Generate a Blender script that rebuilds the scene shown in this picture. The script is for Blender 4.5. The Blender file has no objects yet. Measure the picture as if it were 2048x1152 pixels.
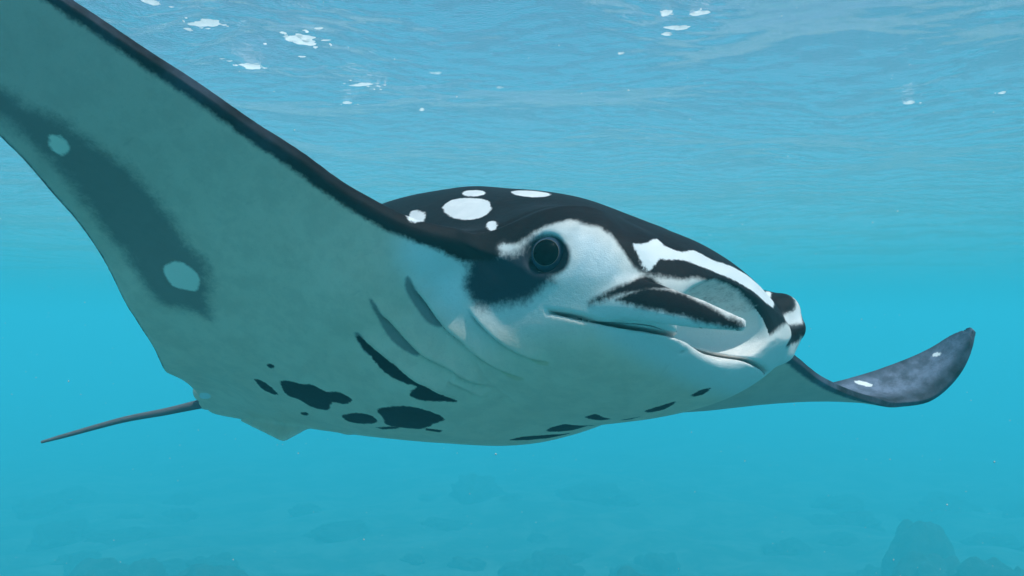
import bpy, math, random
import numpy as np
from mathutils import Matrix, Vector
sc=bpy.context.scene
# ---------------------------------------------------------------- camera
CAM_Z=-2.4; CAM_PITCH=math.radians(2.5)
cam=bpy.data.cameras.new('camera'); co=bpy.data.objects.new('camera',cam); sc.collection.objects.link(co)
co.location=(0,0,CAM_Z); co.rotation_euler=(math.pi/2+CAM_PITCH,0,0)
cam.sensor_width=36; cam.lens=36*1800/2048; cam.clip_start=.02; cam.clip_end=1000
sc.camera=co
# ---------------------------------------------------------------- world + sun
SUN_EL,SUN_AZ=math.radians(62),math.radians(143)   # azimuth from +Y towards +X
w=bpy.data.worlds.new('World'); sc.world=w; w.use_nodes=True
nt=w.node_tree; nt.nodes.clear()
sky=nt.nodes.new('ShaderNodeTexSky'); sky.sky_type='NISHITA'; sky.sun_disc=False
sky.sun_elevation=SUN_EL; sky.sun_rotation=SUN_AZ
bg=nt.nodes.new('ShaderNodeBackground'); bg.inputs['Strength'].default_value=.15
wo=nt.nodes.new('ShaderNodeOutputWorld'); nt.links.new(sky.outputs[0],bg.inputs[0]); nt.links.new(bg.outputs[0],wo.inputs[0])
sl=bpy.data.lights.new('sun','SUN'); so=bpy.data.objects.new('sun',sl); sc.collection.objects.link(so)
sl.energy=5; sl.angle=math.radians(.53); sl.color=(1,.98,.95)
d=Vector((math.sin(SUN_AZ)*math.cos(SUN_EL),math.cos(SUN_AZ)*math.cos(SUN_EL),math.sin(SUN_EL)))
so.rotation_euler=d.to_track_quat('Z','Y').to_euler(); so.location=d*50
vs=sc.view_settings; vs.view_transform='Standard'; vs.look='None'; vs.gamma=1; vs.use_curve_mapping=False; vs.exposure=0.62
cy=sc.cycles
cy.use_denoising=True; cy.denoiser='OPENIMAGEDENOISE'; cy.max_bounces=8; cy.volume_bounces=3; cy.diffuse_bounces=3; cy.glossy_bounces=3; cy.transmission_bounces=4; cy.transparent_max_bounces=8
cy.sample_clamp_indirect=6
# ---------------------------------------------------------------- helpers
def grid_mesh(name,X,Y,Z):
    n,m=X.shape
    v=np.stack([X,Y,Z],-1).reshape(-1,3)
    i=np.arange(n*m).reshape(n,m)
    q=np.stack([i[:-1,:-1],i[1:,:-1],i[1:,1:],i[:-1,1:]],-1).reshape(-1,4)
    me=bpy.data.meshes.new(name)
    me.vertices.add(len(v)); me.vertices.foreach_set('co',v.astype(np.float32).ravel())
    me.loops.add(q.size); me.loops.foreach_set('vertex_index',q.astype(np.int32).ravel())
    me.polygons.add(len(q)); me.polygons.foreach_set('loop_start',np.arange(0,q.size,4,dtype=np.int32)); 
    me.update(calc_edges=True); me.polygons.foreach_set('use_smooth',np.ones(len(q),bool)); me.validate()
    return me
def mat(name):
    m=bpy.data.materials.new(name); m.use_nodes=True; m.node_tree.nodes.clear(); return m,m.node_tree
# ---------------------------------------------------------------- water surface
def axis(lo,hi,fine_lo,fine_hi,step,grow=1.12):
    a=list(np.arange(fine_lo,fine_hi,step)); s=step
    while a[-1]<hi: s*=grow; a.append(a[-1]+s)
    s=step; b=[a[0]]
    while b[-1]>lo: s*=grow; b.append(b[-1]-s)
    return np.array(b[:0:-1]+a)
rng=np.random.default_rng(5)
xs=axis(-220,220,-8,8,.04); ys=axis(-220,220,3,18,.04)
X,Y=np.meshgrid(xs,ys,indexing='ij'); Z=np.zeros_like(X); 
dist=np.hypot(X,Y)
gust=.30+.10*np.sin(X*.5+1)*np.sin(Y*.6)
for gx,gy,gr,ga in ((-2.5,7.0,.75,.85),(-1.9,8.1,.6,.7),(-3.3,6.4,.7,.7),(1.35,6.9,.40,1.0),(-.9,9.2,.5,.5),(4.2,9.0,.5,.45),(-4.6,8.6,.8,.6),(2.6,5.6,.5,.5),(.2,5.2,.6,.6),(5.4,7.2,.6,.6),(-2,3.5,1.,.7)):
    gust+=ga*np.exp(-((X-gx)**2+(Y-gy)**2)/gr**2)          # cat's-paws: gusts roughen the surface in patches
for k in range(46):
    lam=.16*1.095**k; th=rng.normal(.25,.7); ph=rng.uniform(0,6.28)
    amp=.0082*lam**.88
    fade=np.exp(-(dist/30)**2)*np.clip(1.6-dist/(lam*120),0,1)*(gust if lam<1.6 else .7)
    kx,ky=math.cos(th+1.57)*2*math.pi/lam,math.sin(th+1.57)*2*math.pi/lam
    s=np.sin(kx*X+ky*Y+ph+.6*np.sin(X*.7+ph)+.5*np.sin(Y*.5-ph))
    Z+=amp*fade*(s+.25*(2*s*s-1))
ws=bpy.data.objects.new('water_surface',grid_mesh('water_surface',X,Y,Z)); sc.collection.objects.link(ws); ws['kind']='structure'
m,t=mat('water_surface'); N=t.nodes
fr=N.new('ShaderNodeFresnel'); fr.inputs['IOR'].default_value=1.333
tr=N.new('ShaderNodeBsdfTransparent'); gl=N.new('ShaderNodeBsdfGlossy'); gl.inputs['Roughness'].default_value=.03
mx=N.new('ShaderNodeMixShader'); out=N.new('ShaderNodeOutputMaterial')
tc=N.new('ShaderNodeTexCoord'); mp=N.new('ShaderNodeMapping'); mp.inputs['Scale'].default_value=(.55,1,1); mp.inputs['Rotation'].default_value=(0,0,.35); t.links.new(tc.outputs['Object'],mp.inputs['Vector'])
nz=N.new('ShaderNodeTexNoise'); nz.inputs['Scale'].default_value=75; nz.inputs['Detail'].default_value=5; nz.inputs['Roughness'].default_value=.62; t.links.new(mp.outputs[0],nz.inputs['Vector'])
bu=N.new('ShaderNodeBump'); bu.inputs['Strength'].default_value=1; bu.inputs['Distance'].default_value=.031; t.links.new(nz.outputs['Fac'],bu.inputs['Height'])
t.links.new(bu.outputs[0],fr.inputs['Normal']); t.links.new(bu.outputs[0],gl.inputs['Normal'])
t.links.new(fr.outputs[0],mx.inputs[0]); t.links.new(tr.outputs[0],mx.inputs[1]); t.links.new(gl.outputs[0],mx.inputs[2]); t.links.new(mx.outputs[0],out.inputs[0])
ws.data.materials.append(m)
# ---------------------------------------------------------------- haze (the water body)
bpy.ops.mesh.primitive_cube_add(size=1,location=(0,0,-8.95)); hz=bpy.context.object; hz.name='haze'; hz.scale=(470,470,18.5); hz['kind']='stuff'
m,t=mat('haze'); N=t.nodes; pv=N.new('ShaderNodeVolumePrincipled'); out=N.new('ShaderNodeOutputMaterial')
pv.inputs['Color'].default_value=(.037,.305,.36,1); pv.inputs['Density'].default_value=.052
pv.inputs['Absorption Color'].default_value=(.04,.40,.57,1); pv.inputs['Anisotropy'].default_value=.0
t.links.new(pv.outputs[0],out.inputs['Volume']); hz.data.materials.append(m)
# ---------------------------------------------------------------- seabed
X,Y=np.meshgrid(axis(-220,220,-45,45,.6,1.15),axis(-220,220,24,100,.6,1.15),indexing='ij')
Z=-15.8+.5*np.sin(X*.13+1)*np.sin(Y*.11)+.25*np.sin(X*.41+Y*.3)+.12*np.sin(X*1.1-Y*.9)
sb=bpy.data.objects.new('seabed',grid_mesh('seabed',X,Y,Z)); sc.collection.objects.link(sb); sb['kind']='structure'
m,t=mat('seabed'); N=t.nodes; bs=N.new('ShaderNodeBsdfPrincipled'); out=N.new('ShaderNodeOutputMaterial'); bs.inputs['Roughness'].default_value=.95
tc=N.new('ShaderNodeTexCoord'); nz=N.new('ShaderNodeTexNoise'); nz.inputs['Scale'].default_value=.35; nz.inputs['Detail'].default_value=6; nz.inputs['Roughness'].default_value=.65; t.links.new(tc.outputs['Object'],nz.inputs['Vector'])
cr=N.new('ShaderNodeValToRGB'); cr.color_ramp.elements[0].position=.42; cr.color_ramp.elements[0].color=(.04,.045,.035,1); cr.color_ramp.elements[1].position=.60; cr.color_ramp.elements[1].color=(.13,.125,.10,1)
t.links.new(nz.outputs['Fac'],cr.inputs[0]); t.links.new(cr.outputs[0],bs.inputs['Base Color']); t.links.new(bs.outputs[0],out.inputs[0]); sb.data.materials.append(m)

# ================================================================ manta: shape field in the animal's own frame (x forward, y left, z up, metres)
def tab(x,xs,*cols):
    """smooth (monotone cubic) table lookup"""
    xs=np.asarray(xs,float); out=[]
    for c in cols:
        c=np.asarray(c,float); h=np.diff(xs); d=np.diff(c)/h
        m=np.zeros_like(c); m[0]=d[0]; m[-1]=d[-1]
        ok=d[:-1]*d[1:]>0
        w1=2*h[1:]+h[:-1]; w2=h[1:]+2*h[:-1]
        with np.errstate(all='ignore'): hm=(w1+w2)/(w1/d[:-1]+w2/d[1:])
        m[1:-1]=np.where(ok,hm,0)
        i=np.clip(np.searchsorted(xs,x)-1,0,len(xs)-2); t=np.clip((x-xs[i])/h[i],0,1)
        out.append((2*t**3-3*t**2+1)*c[i]+(t**3-2*t**2+t)*h[i]*m[i]+(-2*t**3+3*t**2)*c[i+1]+(t**3-t**2)*h[i]*m[i+1])
    return out if len(out)>1 else out[0]
def tabs(x,xs,cols):
    """smooth (Catmull-Rom) lookup of rows, for the wing rails"""
    xs=np.asarray(xs,float); c=np.asarray(cols,float)
    m=np.gradient(c,xs,axis=0)
    i=np.clip(np.searchsorted(xs,x)-1,0,len(xs)-2); h=(xs[i+1]-xs[i]); t=np.clip((x-xs[i])/h,0,1)
    h=h[...,None]; t=t[...,None]
    return (2*t**3-3*t**2+1)*c[i]+(t**3-2*t**2+t)*h*m[i]+(-2*t**3+3*t**2)*c[i+1]+(t**3-t**2)*h*m[i+1]
def sst(a,b,x):
    t=np.clip((x-a)/(b-a),0,1); return t*t*(3-2*t)
def smin(a,b,k):
    h=np.clip(.5+.5*(b-a)/k,0,1); return b+(a-b)*h-k*h*(1-h)
def smax(a,b,k): return -smin(-a,-b,k)
# body stations: x, top, bottom, half width, widest height
BX=[-1.64,-1.5,-1.3,-1.1,-.85,-.6,-.4,-.2,-.05,.08,.18,.26,.33]
BT=[-.10,-.07,.10,.245,.352,.362,.340,.297,.246,.176,.118,.072,.028]
BB=[-.125,-.155,-.186,-.205,-.230,-.252,-.266,-.268,-.255,-.228,-.204,-.18,-.16]
BW=[.02,.07,.15,.24,.33,.375,.385,.375,.36,.345,.325,.30,.27]
BC=[-.112,-.115,-.10,-.08,-.05,-.03,-.02,-.02,-.02,-.03,-.05,-.06,-.07]
# wing rails: span parameter, leading edge, trailing edge
RT=[.10,.20,.30,.36,.42,.48,.56,.64,.73,.82,.91,1.0,1.1,1.3,1.55,1.8]
RL=[(.08,-.10,.03),(.08,-.20,.03),(.08,-.30,.03),(-.01,-.36,.032),(-.082,-.425,.038),(-.096,-.483,.042),(-.174,-.557,.071),(-.23,-.643,.107),(-.259,-.75,.149),(-.286,-.851,.182),(-.307,-.948,.216),(-.325,-1.043,.243),(-.348,-1.134,.275),(-.41,-1.31,.345),(-.5,-1.53,.46),(-.66,-1.76,.63)]
RE=[(-1.50,-.10,-.12),(-1.38,-.20,-.13),(-1.27,-.30,-.142),(-1.215,-.345,-.15),(-1.17,-.395,-.145),(-1.13,-.445,-.133),(-1.02,-.575,-.091),(-.926,-.692,-.05),(-.864,-.793,.022),(-.798,-.899,.073),(-.746,-.981,.097),(-.695,-1.067,.126),(-.676,-1.127,.15),(-.66,-1.3,.25),(-.66,-1.52,.4),(-.70,-1.75,.61)]
LT=[.10,.20,.30,.36,.5,.83,1.13,1.46,1.62,1.72,1.84,1.905,1.95]
LL=[(.08,.10,.03),(.08,.20,.03),(.08,.30,.03),(-.0,.36,.03),(-.02,.5,.03),(.045,.83,.055),(.066,1.13,.010),(.12,1.46,-.006),(.16,1.62,0.0),(.25,1.69,.025),(.353,1.723,.135),(.387,1.730,.210),(.402,1.740,.268)]
LE_=[(-1.50,.10,-.12),(-1.38,.20,-.13),(-1.27,.30,-.142),(-1.215,.345,-.15),(-1.15,.42,-.13),(-.7,.8,-.095),(-.4,1.15,-.05),(-.16,1.48,.05),(-.03,1.62,.10),(.075,1.70,.145),(.235,1.775,.218),(.330,1.766,.262),(.394,1.747,.279)]
def airfoil(c): 
    c=np.clip(c,0,1); return 5*(.2969*np.sqrt(c)-.126*c-.3516*c**2+.2843*c**3-.1015*c**4)
def ell(X,Y,Z,c,r):
    rx,ry,rz=r; q=np.sqrt(((X-c[0])/rx)**2+((Y-c[1])/ry)**2+((Z-c[2])/rz)**2)
    return (q-1)*min(r)
def capsule(X,Y,Z,pts,sy=1.,sz=1.):
    """chain of tapered round segments (x,y,z,r)"""
    best=None
    for a,b in zip(pts[:-1],pts[1:]):
        d=[b[i]-a[i] for i in range(3)]; L2=d[0]**2+(d[1]/sy)**2+(d[2]/sz)**2
        ux,uy,uz=X-a[0],(Y-a[1])/sy,(Z-a[2])/sz
        t=np.clip((ux*d[0]+uy*d[1]/sy+uz*d[2]/sz)/L2,0,1)
        f=np.sqrt((ux-t*d[0])**2+(uy-t*d[1]/sy)**2+(uz-t*d[2]/sz)**2)-(a[3]+t*(b[3]-a[3]))
        best=f if best is None else np.minimum(best,f)
    return best
def field(X,Y,Z):
    """X (n,1,1), Y (1,m,1), Z (1,1,k) -> f (n,m,k), negative inside"""
    zt,zb,w,zc=tab(X,BX,BT,BB,BW,BC)
    # rounded front and rear caps
    cap=np.sqrt(np.clip(1-sst(.17,.335,X)**2*np.clip((X-.17)/.165,0,1)**2,1e-4,1))
    over=np.maximum(X-.325,-1.63-X)
    h=np.where(Z>zc,zt-zc,zc-zb)*cap; w=w*(.55+.45*cap)
    n=2.25
    f=((np.abs(Y)/w)**n+(np.abs(Z-zc)/h)**n)**(1/n)
    f=((f-1)*np.minimum(w,.25)).astype(np.float32); f=np.maximum(f,over.astype(np.float32))
    # wings
    gs=[]
    for side in (-1,1):
        T,L,E=(RT,RL,RE) if side<0 else (LT,LL,LE_)
        y=np.clip(side*Y,0,None); r=tabs(y,T,L); e=tabs(y,T,E)
        lx,ex=r[...,0],e[...,0]; ch=np.maximum(lx-ex,.02); c=(lx-X)/ch
        zw=wing_mid(c,y)
        th=np.where(y<.6,.075,np.maximum(.075-.03*(y-.6),.045))*ch*1.0
        hh=th*airfoil(c)*1.0+.006*np.clip((1-c)*25,0,1)+.003
        sc_=thick_scale(y); ends=sst(0.,.30,c)*sst(1.04,.72,c)
        lo=hh*sc_+np.maximum(zw-zb-.01,0)*.86*np.exp(-(y/.43)**2.6)*ends
        hi=hh*sc_+np.maximum(zt-zw-.01,0)*.74*np.exp(-(y/.33)**2.4)*ends
        g=np.maximum(Z-zw-hi,zw-lo-Z)
        g=np.maximum(g,np.maximum((c-1)*ch,-c*ch));
        tipy=T[-1]; g=np.maximum(g,side*Y-tipy)
        gs.append(g.astype(np.float32))
    return smin(f,np.where(Y<0,gs[0],gs[1]),.10)
def thick_scale(y): return 1+2*sst(.6,.95,y)
def wing_mid(c,y):
    return (.035-.165*np.clip(c,-.1,1.1))*np.ones_like(y)
def head(X,Y,Z,f):
    """head details, evaluated on the fine block only"""
    A=np.abs(Y)
    # eye bulges and brow ridges (both sides)
    f=smin(f,ell(X,A,Z,(.055,.318,.012),(.12,.055,.085)),.07)
    q=np.sqrt(((X-.065)/.135)**2+((Z+.005)/.088)**2)
    brow=np.sqrt((np.abs(q-1)*.095)**2+(A-.322+.55*np.maximum(Z,0)+.25*np.maximum(X-.06,0))**2)-.010
    brow=smax(brow,.012-Z-.1*(X-.06),.03)
    f=smin(f,brow,.035)
    # bulging lower jaw, scooped mouth front, thin mouth line back to the corner
    f=smin(f,ell(X,Y,Z,(.012,-.01,-.152),(.274,.30,.098)),.05)
    fin=capsule(X,Y,Z,[(.07,-.283,-.070,.045),(.16,-.312,-.086,.043),(.26,-.318,-.114,.037),(.35,-.308,-.146,.026),(.42,-.288,-.170,.012)],sy=.55)
    finl=capsule(X,Y,Z,[(.06,.25,-.03,.07),(.2,.275,.002,.064),(.265,.285,.006,.049),(.29,.286,-.034,.034),(.275,.284,-.085,.018)],sy=.8)
    f=smin(f,finl,.06)
    f=smax(f,-ell(X,Y,Z,(.382,-.09,-.108),(.19,.185,.080)),.022)
    zl=tab(X,[.0,.06,.15,.25,.33,.5],[-.10,-.113,-.136,-.152,-.160,-.165])
    slit=np.maximum(np.abs(Z-zl)-np.clip(.0028+.03*(X-.05),.001,.0042),.046-X)
    slit=np.maximum(slit,Y-.20)
    f=smax(f,-slit,.006)
    f=smin(f,fin,.016)
    # eye sockets
    f=smax(f,-ell(X,A,Z,(.056,.378,.002),(.041,.034,.039)),.012)
    return f
def rear(X,Y,Z,f):
    for s in (-1,1):
        # pelvic fins: thin three-cornered flaps
        a,b,c=[np.array(p)*(1,-s,1)+(0,0,0 if s<0 else .05) for p in ((-.92,-.10,-.238),(-1.035,-.125,-.290),(-1.34,-.085,-.198))]
        n=np.cross(b-a,c-a); n/=np.linalg.norm(n); d=np.abs((X-a[0])*n[0]+(Y-a[1])*n[1]+(Z-a[2])*n[2])-.007
        for p,q,r in ((a,b,c),(b,c,a),(c,a,b)):
            m=np.cross(q-p,n); m/=np.linalg.norm(m); m*=-np.sign((r-p)@m); d=smax(d,(X-p[0])*m[0]+(Y-p[1])*m[1]+(Z-p[2])*m[2],.012)
        f=smin(f,d,.018)
    f=smin(f,capsule(X,Y,Z,[(-1.40,0,-.115,.055),(-1.55,0,-.115,.030),(-1.64,0,-.118,.020)]),.03)
    f=smin(f,ell(X,Y,Z,(-1.585,-.045,-.082),(.046,.032,.042)),.015)
    for s in (-1,1): f=smin(f,capsule(X,Y,Z,[(-1.32,s*.04,-.165,.03),(-1.48,s*.035,-.145,.022),(-1.57,s*.03,-.13,.010)]),.03)
    return f
def axis_var(pts):
    """pts: list of (start, step); last is the end"""
    out=[]
    for (a,s),(b,_) in zip(pts[:-1],pts[1:]):
        n=max(1,int(round((b-a)/s))); out+=list(a+(b-a)*np.arange(n)/n)
    out.append(pts[-1][0]); return np.array(out)
def surface_nets(f,xs,ys,zs):
    ins=f<0; n=f.shape
    I=None
    cells=np.zeros((n[0]-1,n[1]-1,n[2]-1),np.uint8)
    for dx in (0,1):
        for dy in (0,1):
            for dz in (0,1): cells+=ins[dx:n[0]-1+dx,dy:n[1]-1+dy,dz:n[2]-1+dz]
    act=(cells>0)&(cells<8); idx=np.argwhere(act)
    vid=np.full(act.shape,-1,np.int32); vid[act]=np.arange(len(idx))
    i,j,k=idx.T; acc=np.zeros((len(idx),3)); cnt=np.zeros(len(idx))
    cor=[(a,b,c) for a in (0,1) for b in (0,1) for c in (0,1)]
    V={c:f[i+c[0],j+c[1],k+c[2]].astype(np.float64) for c in cor}
    for c in cor:
        for ax in range(3):
            if c[ax]==0:
                e=list(c); e[ax]=1; e=tuple(e); a,b=V[c],V[e]; m=(a<0)!=(b<0)
                t=np.where(m,a/np.where(m,a-b,1),0)
                p=np.array(c,float)[None]+np.zeros((len(idx),3)); p[:,ax]+=t
                acc+=p*m[:,None]; cnt+=m
    acc/=cnt[:,None]
    P=np.stack([ax_[q]+(ax_[q+1]-ax_[q])*acc[:,d] for d,(ax_,q) in enumerate(((xs,i),(ys,j),(zs,k)))],1)
    quads=[]
    for ax in range(3):
        s0=[slice(None)]*3; s1=[slice(None)]*3; s0[ax]=slice(0,-1); s1[ax]=slice(1,None)
        a,b=ins[tuple(s0)],ins[tuple(s1)]
        o=[d for d in range(3) if d!=ax]
        ch=np.argwhere(a!=b)
        ok=(ch[:,o[0]]>0)&(ch[:,o[1]]>0)&(ch[:,o[0]]<n[o[0]]-1)&(ch[:,o[1]]<n[o[1]]-1); ch=ch[ok]
        sgn=a[tuple(ch.T)]
        def g(du,dv):
            q=ch.copy(); q[:,o[0]]-=du; q[:,o[1]]-=dv; return vid[tuple(q.T)]
        q=np.stack([g(1,1),g(0,1),g(0,0),g(1,0)],1)
        if ax==1: sgn=~sgn
        q[~sgn]=q[~sgn][:,::-1]; quads.append(q)
    Q=np.concatenate(quads); Q=Q[(Q>=0).all(1)]
    return P,Q
def smooth(P,Q,it,lam=.5,mask=None):
    e=np.concatenate([Q[:,[0,1]],Q[:,[1,2]],Q[:,[2,3]],Q[:,[3,0]]]); e=np.concatenate([e,e[:,::-1]])
    n=len(P); deg=np.bincount(e[:,0],minlength=n)
    for k in range(it):
        for l in (lam,-lam*1.04):
            S=np.stack([np.bincount(e[:,0],weights=P[e[:,1],d],minlength=n) for d in range(3)],1)/deg[:,None]
            P=P+(S-P)*l*(1 if mask is None else mask[:,None])
    return P
def normals(P,Q):
    fn=np.cross(P[Q[:,2]]-P[Q[:,0]],P[Q[:,3]]-P[Q[:,1]])
    N=np.zeros_like(P)
    for c in range(4):
        for d in range(3): N[:,d]+=np.bincount(Q[:,c],weights=fn[:,d],minlength=len(P))
    return N/np.maximum(np.linalg.norm(N,axis=1,keepdims=True),1e-12)
def pose(P):
    """bend the flat wings onto their rails"""
    out=P.copy()
    for side in (-1,1):
        T,L,E=(RT,RL,RE) if side<0 else (LT,LL,LE_)
        y=side*P[:,1]; m=y>.30; y=y[m]; p=P[m]
        r,e=tabs(y,T,L),tabs(y,T,E); d=1e-3
        c=((r[:,0]-p[:,0])/np.maximum(r[:,0]-e[:,0],.02))[:,None]
        k=sst(.6,.75,y)[:,None]; ch=np.maximum(r[:,:1]-e[:,:1],.03)
        c=c+(np.clip(np.where(c>.5,(c-.5)*(1+np.minimum(.020/ch,.3)*sst(1.4,1.7,y)[:,None])+.5,c),0,1)-c)*k
        base=r+(e-r)*c
        r2,e2=tabs(y+d,T,L),tabs(y+d,T,E); r1,e1=tabs(y-d,T,L),tabs(y-d,T,E)
        span=(r2+(e2-r2)*c)-(r1+(e1-r1)*c); chord=e-r
        nrm=np.cross(chord,span)*-side
        nrm/=np.maximum(np.linalg.norm(nrm,axis=1,keepdims=True),1e-9)
        zz=((p[:,2]-wing_mid(c[:,0],y))/thick_scale(y))[:,None]
        q=base+nrm*zz
        w=sst(.34,.62,y)[:,None]
        out[m]=p+(q-p)*w
    return out
def build():
    xs=axis_var([(-1.70,.011),(-.75,.007),(-.16,.0034),(.46,.0)])
    ys=axis_var([(-1.84,.016),(-.75,.008),(-.46,.0034),(-.2,.0045),(.34,.006),(.5,.012),(1.4,.006),(2.0,0)])
    zs=axis_var([(-.34,.0042),(.15,.006),(.36,.0)])
    X,Y,Z=xs[:,None,None],ys[None,:,None],zs[None,None,:]
    f=field(X,Y,Z)
    a=np.searchsorted(xs,-.16); b=(np.searchsorted(ys,-.45),np.searchsorted(ys,.45))
    f[a:,b[0]:b[1]]=head(X[a:],Y[:,b[0]:b[1]],Z,f[a:,b[0]:b[1]])
    a=np.searchsorted(xs,-.85); b=(np.searchsorted(ys,-.4),np.searchsorted(ys,.4))
    f[:a,b[0]:b[1]]=rear(X[:a],Y[:,b[0]:b[1]],Z,f[:a,b[0]:b[1]])
    P,Q=surface_nets(f,xs,ys,zs)
    P=smooth(P,Q,4)
    return P,Q

# ================================================================ markings of the skin, plus some painted light and shade, given as outlines on the skin in the animal's own frame
def poly_sd(u,poly):
    """signed distance in a plane, positive inside"""
    n=len(poly); d=np.full(len(u),1e9); ins=np.zeros(len(u),bool)
    for i in range(n):
        a,b=poly[i],poly[(i+1)%n]; e=b-a; w=u-a
        t=np.clip((w@e)/max(e@e,1e-12),0,1); r=w-t[:,None]*e; d=np.minimum(d,(r*r).sum(1))
        c=(a[1]>u[:,1])!=(b[1]>u[:,1])
        with np.errstate(all='ignore'): x=(b[0]-a[0])*(u[:,1]-a[1])/(b[1]-a[1])+a[0]
        ins^=c&(u[:,0]<x)
    d=np.sqrt(d); return np.where(ins,d,-d)
def resample(pts,step,closed):
    """rounded outline through the given points"""
    p=np.array(pts,float); q=np.concatenate([p,p[:1]]) if closed else p
    pp=np.concatenate([q[-2:-1],q,q[1:2]]) if closed else np.concatenate([2*q[:1]-q[1:2],q,2*q[-1:]-q[-2:-1]])
    out=[]
    for i in range(1,len(pp)-2):
        n=max(1,int(np.linalg.norm(pp[i+1]-pp[i])/step))
        for k in range(n):
            t=k/n; a,b,c,d=pp[i-1:i+3]
            out.append(.5*((2*b)+(c-a)*t+(2*a-5*b+4*c-d)*t*t+(3*b-a-3*c+d)*t**3))
    if not closed: out.append(q[-1])
    return np.array(out)
def paint(P,G,Nn):
    n=len(P); at={k:np.full(n,-.2) for k in ('white','dark','spot','grey','cream','patch','pale','ring','soft','cheek_light','wspot')}
    A=np.abs(P[:,1])
    # dark back / pale belly
    side=tab(P[:,0],[-.5,-.2,-.127,-.09,-.06,-.037,.007,.054,.094,.145,.182,.206,.227,.25,.33],[.03,.03,.027,.012,.006,.018,.037,.057,.065,.051,.028,-.005,-.041,-.057,-.06])
    zb=side+(-.05-side)*sst(.27,.21,A)*sst(.14,.22,P[:,0])
    head_d=(P[:,2]-zb)*.9
    wing=np.zeros(n)
    for s in (-1,1):
        T,L,E=(RT,RL,RE) if s<0 else (LT,LL,LE_)
        m=s*P[:,1]>=0; y=s*P[m,1]; r,e=tabs(y,T,L)[:,0],tabs(y,T,E)[:,0]
        c=(r-P[m,0])/np.maximum(r-e,.02); zr=P[m,2]-wing_mid(c,y)
        band=tab(y,[.3,.5,.75,1.0,1.3,2.],[.030,.028,.024,.018,.016,.015]) if s<0 else tab(y,[.3,.5,1.2,2.],[.03,.026,.02,.014])
        low=band-np.maximum(c,0)*np.maximum(r-e,.02)
        low=np.maximum(low,.006-(1-np.minimum(c,1))*np.maximum(r-e,.02))   # dark trailing margin
        wing[m]=np.where(zr>0,np.maximum(zr*3,low),low)
    w=sst(.37,.47,A)
    at['dark']=head_d*(1-w)+wing*w
    q=np.sqrt(((P[:,0]-.382)/.19)**2+((P[:,1]+.09)/.185)**2+((P[:,2]+.108)/.080)**2)   # the mouth's lining is pale
    lining=np.where((P[:,0]>.1)&(A<.3),q-1.03,1)
    at['dark']=np.where((A<.27)&(P[:,0]>.1),np.minimum(at['dark'],(q-1.02)*.2),at['dark'])
    for kind,pts in MARKS:
        p=resample(pts,.006,True) if len(pts)>4 else np.array(pts)
        c=p.mean(0); u,s,vt=np.linalg.svd(p-c)
        ax=vt[:2]; nn=vt[2]; rad=np.linalg.norm(p-c,axis=1).max()
        k=np.where((np.linalg.norm(G-c,axis=1)<rad+.12))[0]
        near=Nn[k][np.argmin(np.linalg.norm(G[k]-c,axis=1))]
        if nn@near<0: nn=-nn
        off=np.abs((G[k]-c)@nn)
        k=k[((Nn[k]@nn)>.12)&(off<.03+.35*rad)&((kind not in ('white','dark'))|(lining[k]>0))]
        d=poly_sd((G[k]-c)@ax.T,(p-c)@ax.T)
        at[kind][k]=np.maximum(at[kind][k],d)
    ln={k:np.full(n,.2) for k in ('gill','mouth','crease')}; step=np.zeros(n)
    for kind,pts in LINES:
        p=resample(pts,.006,False)
        c=p.mean(0); rad=np.linalg.norm(p-c,axis=1).max(); k=np.where(np.linalg.norm(G-c,axis=1)<rad+.08)[0]
        d2=np.full(len(k),1e9); sg=np.zeros(len(k)); tt=np.zeros(len(k))
        for i in range(len(p)-1):
            a,b=p[i],p[i+1]; e=b-a; w_=G[k]-a; t=np.clip((w_@e)/(e@e),0,1); r=w_-t[:,None]*e; q=(r*r).sum(1)
            m=q<d2; d2[m]=q[m]; s_=(np.cross(np.broadcast_to(e,r.shape),r)*Nn[k]).sum(1); sg[m]=np.sign(s_[m]); tt[m]=((i+t)/(len(p)-1))[m]
        dd=np.sqrt(d2); ends=sst(0,.15,tt)*sst(1,.8,tt)
        at_=dd+.004*(1-ends) if kind!='mouth' else dd
        ln[kind][k]=np.minimum(ln[kind][k],at_)
        if kind=='gill':
            # skin flap: raised ahead of the slit, dropping into it
            step[k]+=ends*np.where(sg>0,1,-.25)*0.0095*np.exp(-(dd/.028)**2)-ends*.006*np.exp(-(dd/.004)**2)
        else: step[k]-=ends*.003*np.exp(-(dd/.006)**2)
    return at,ln,step

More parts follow.
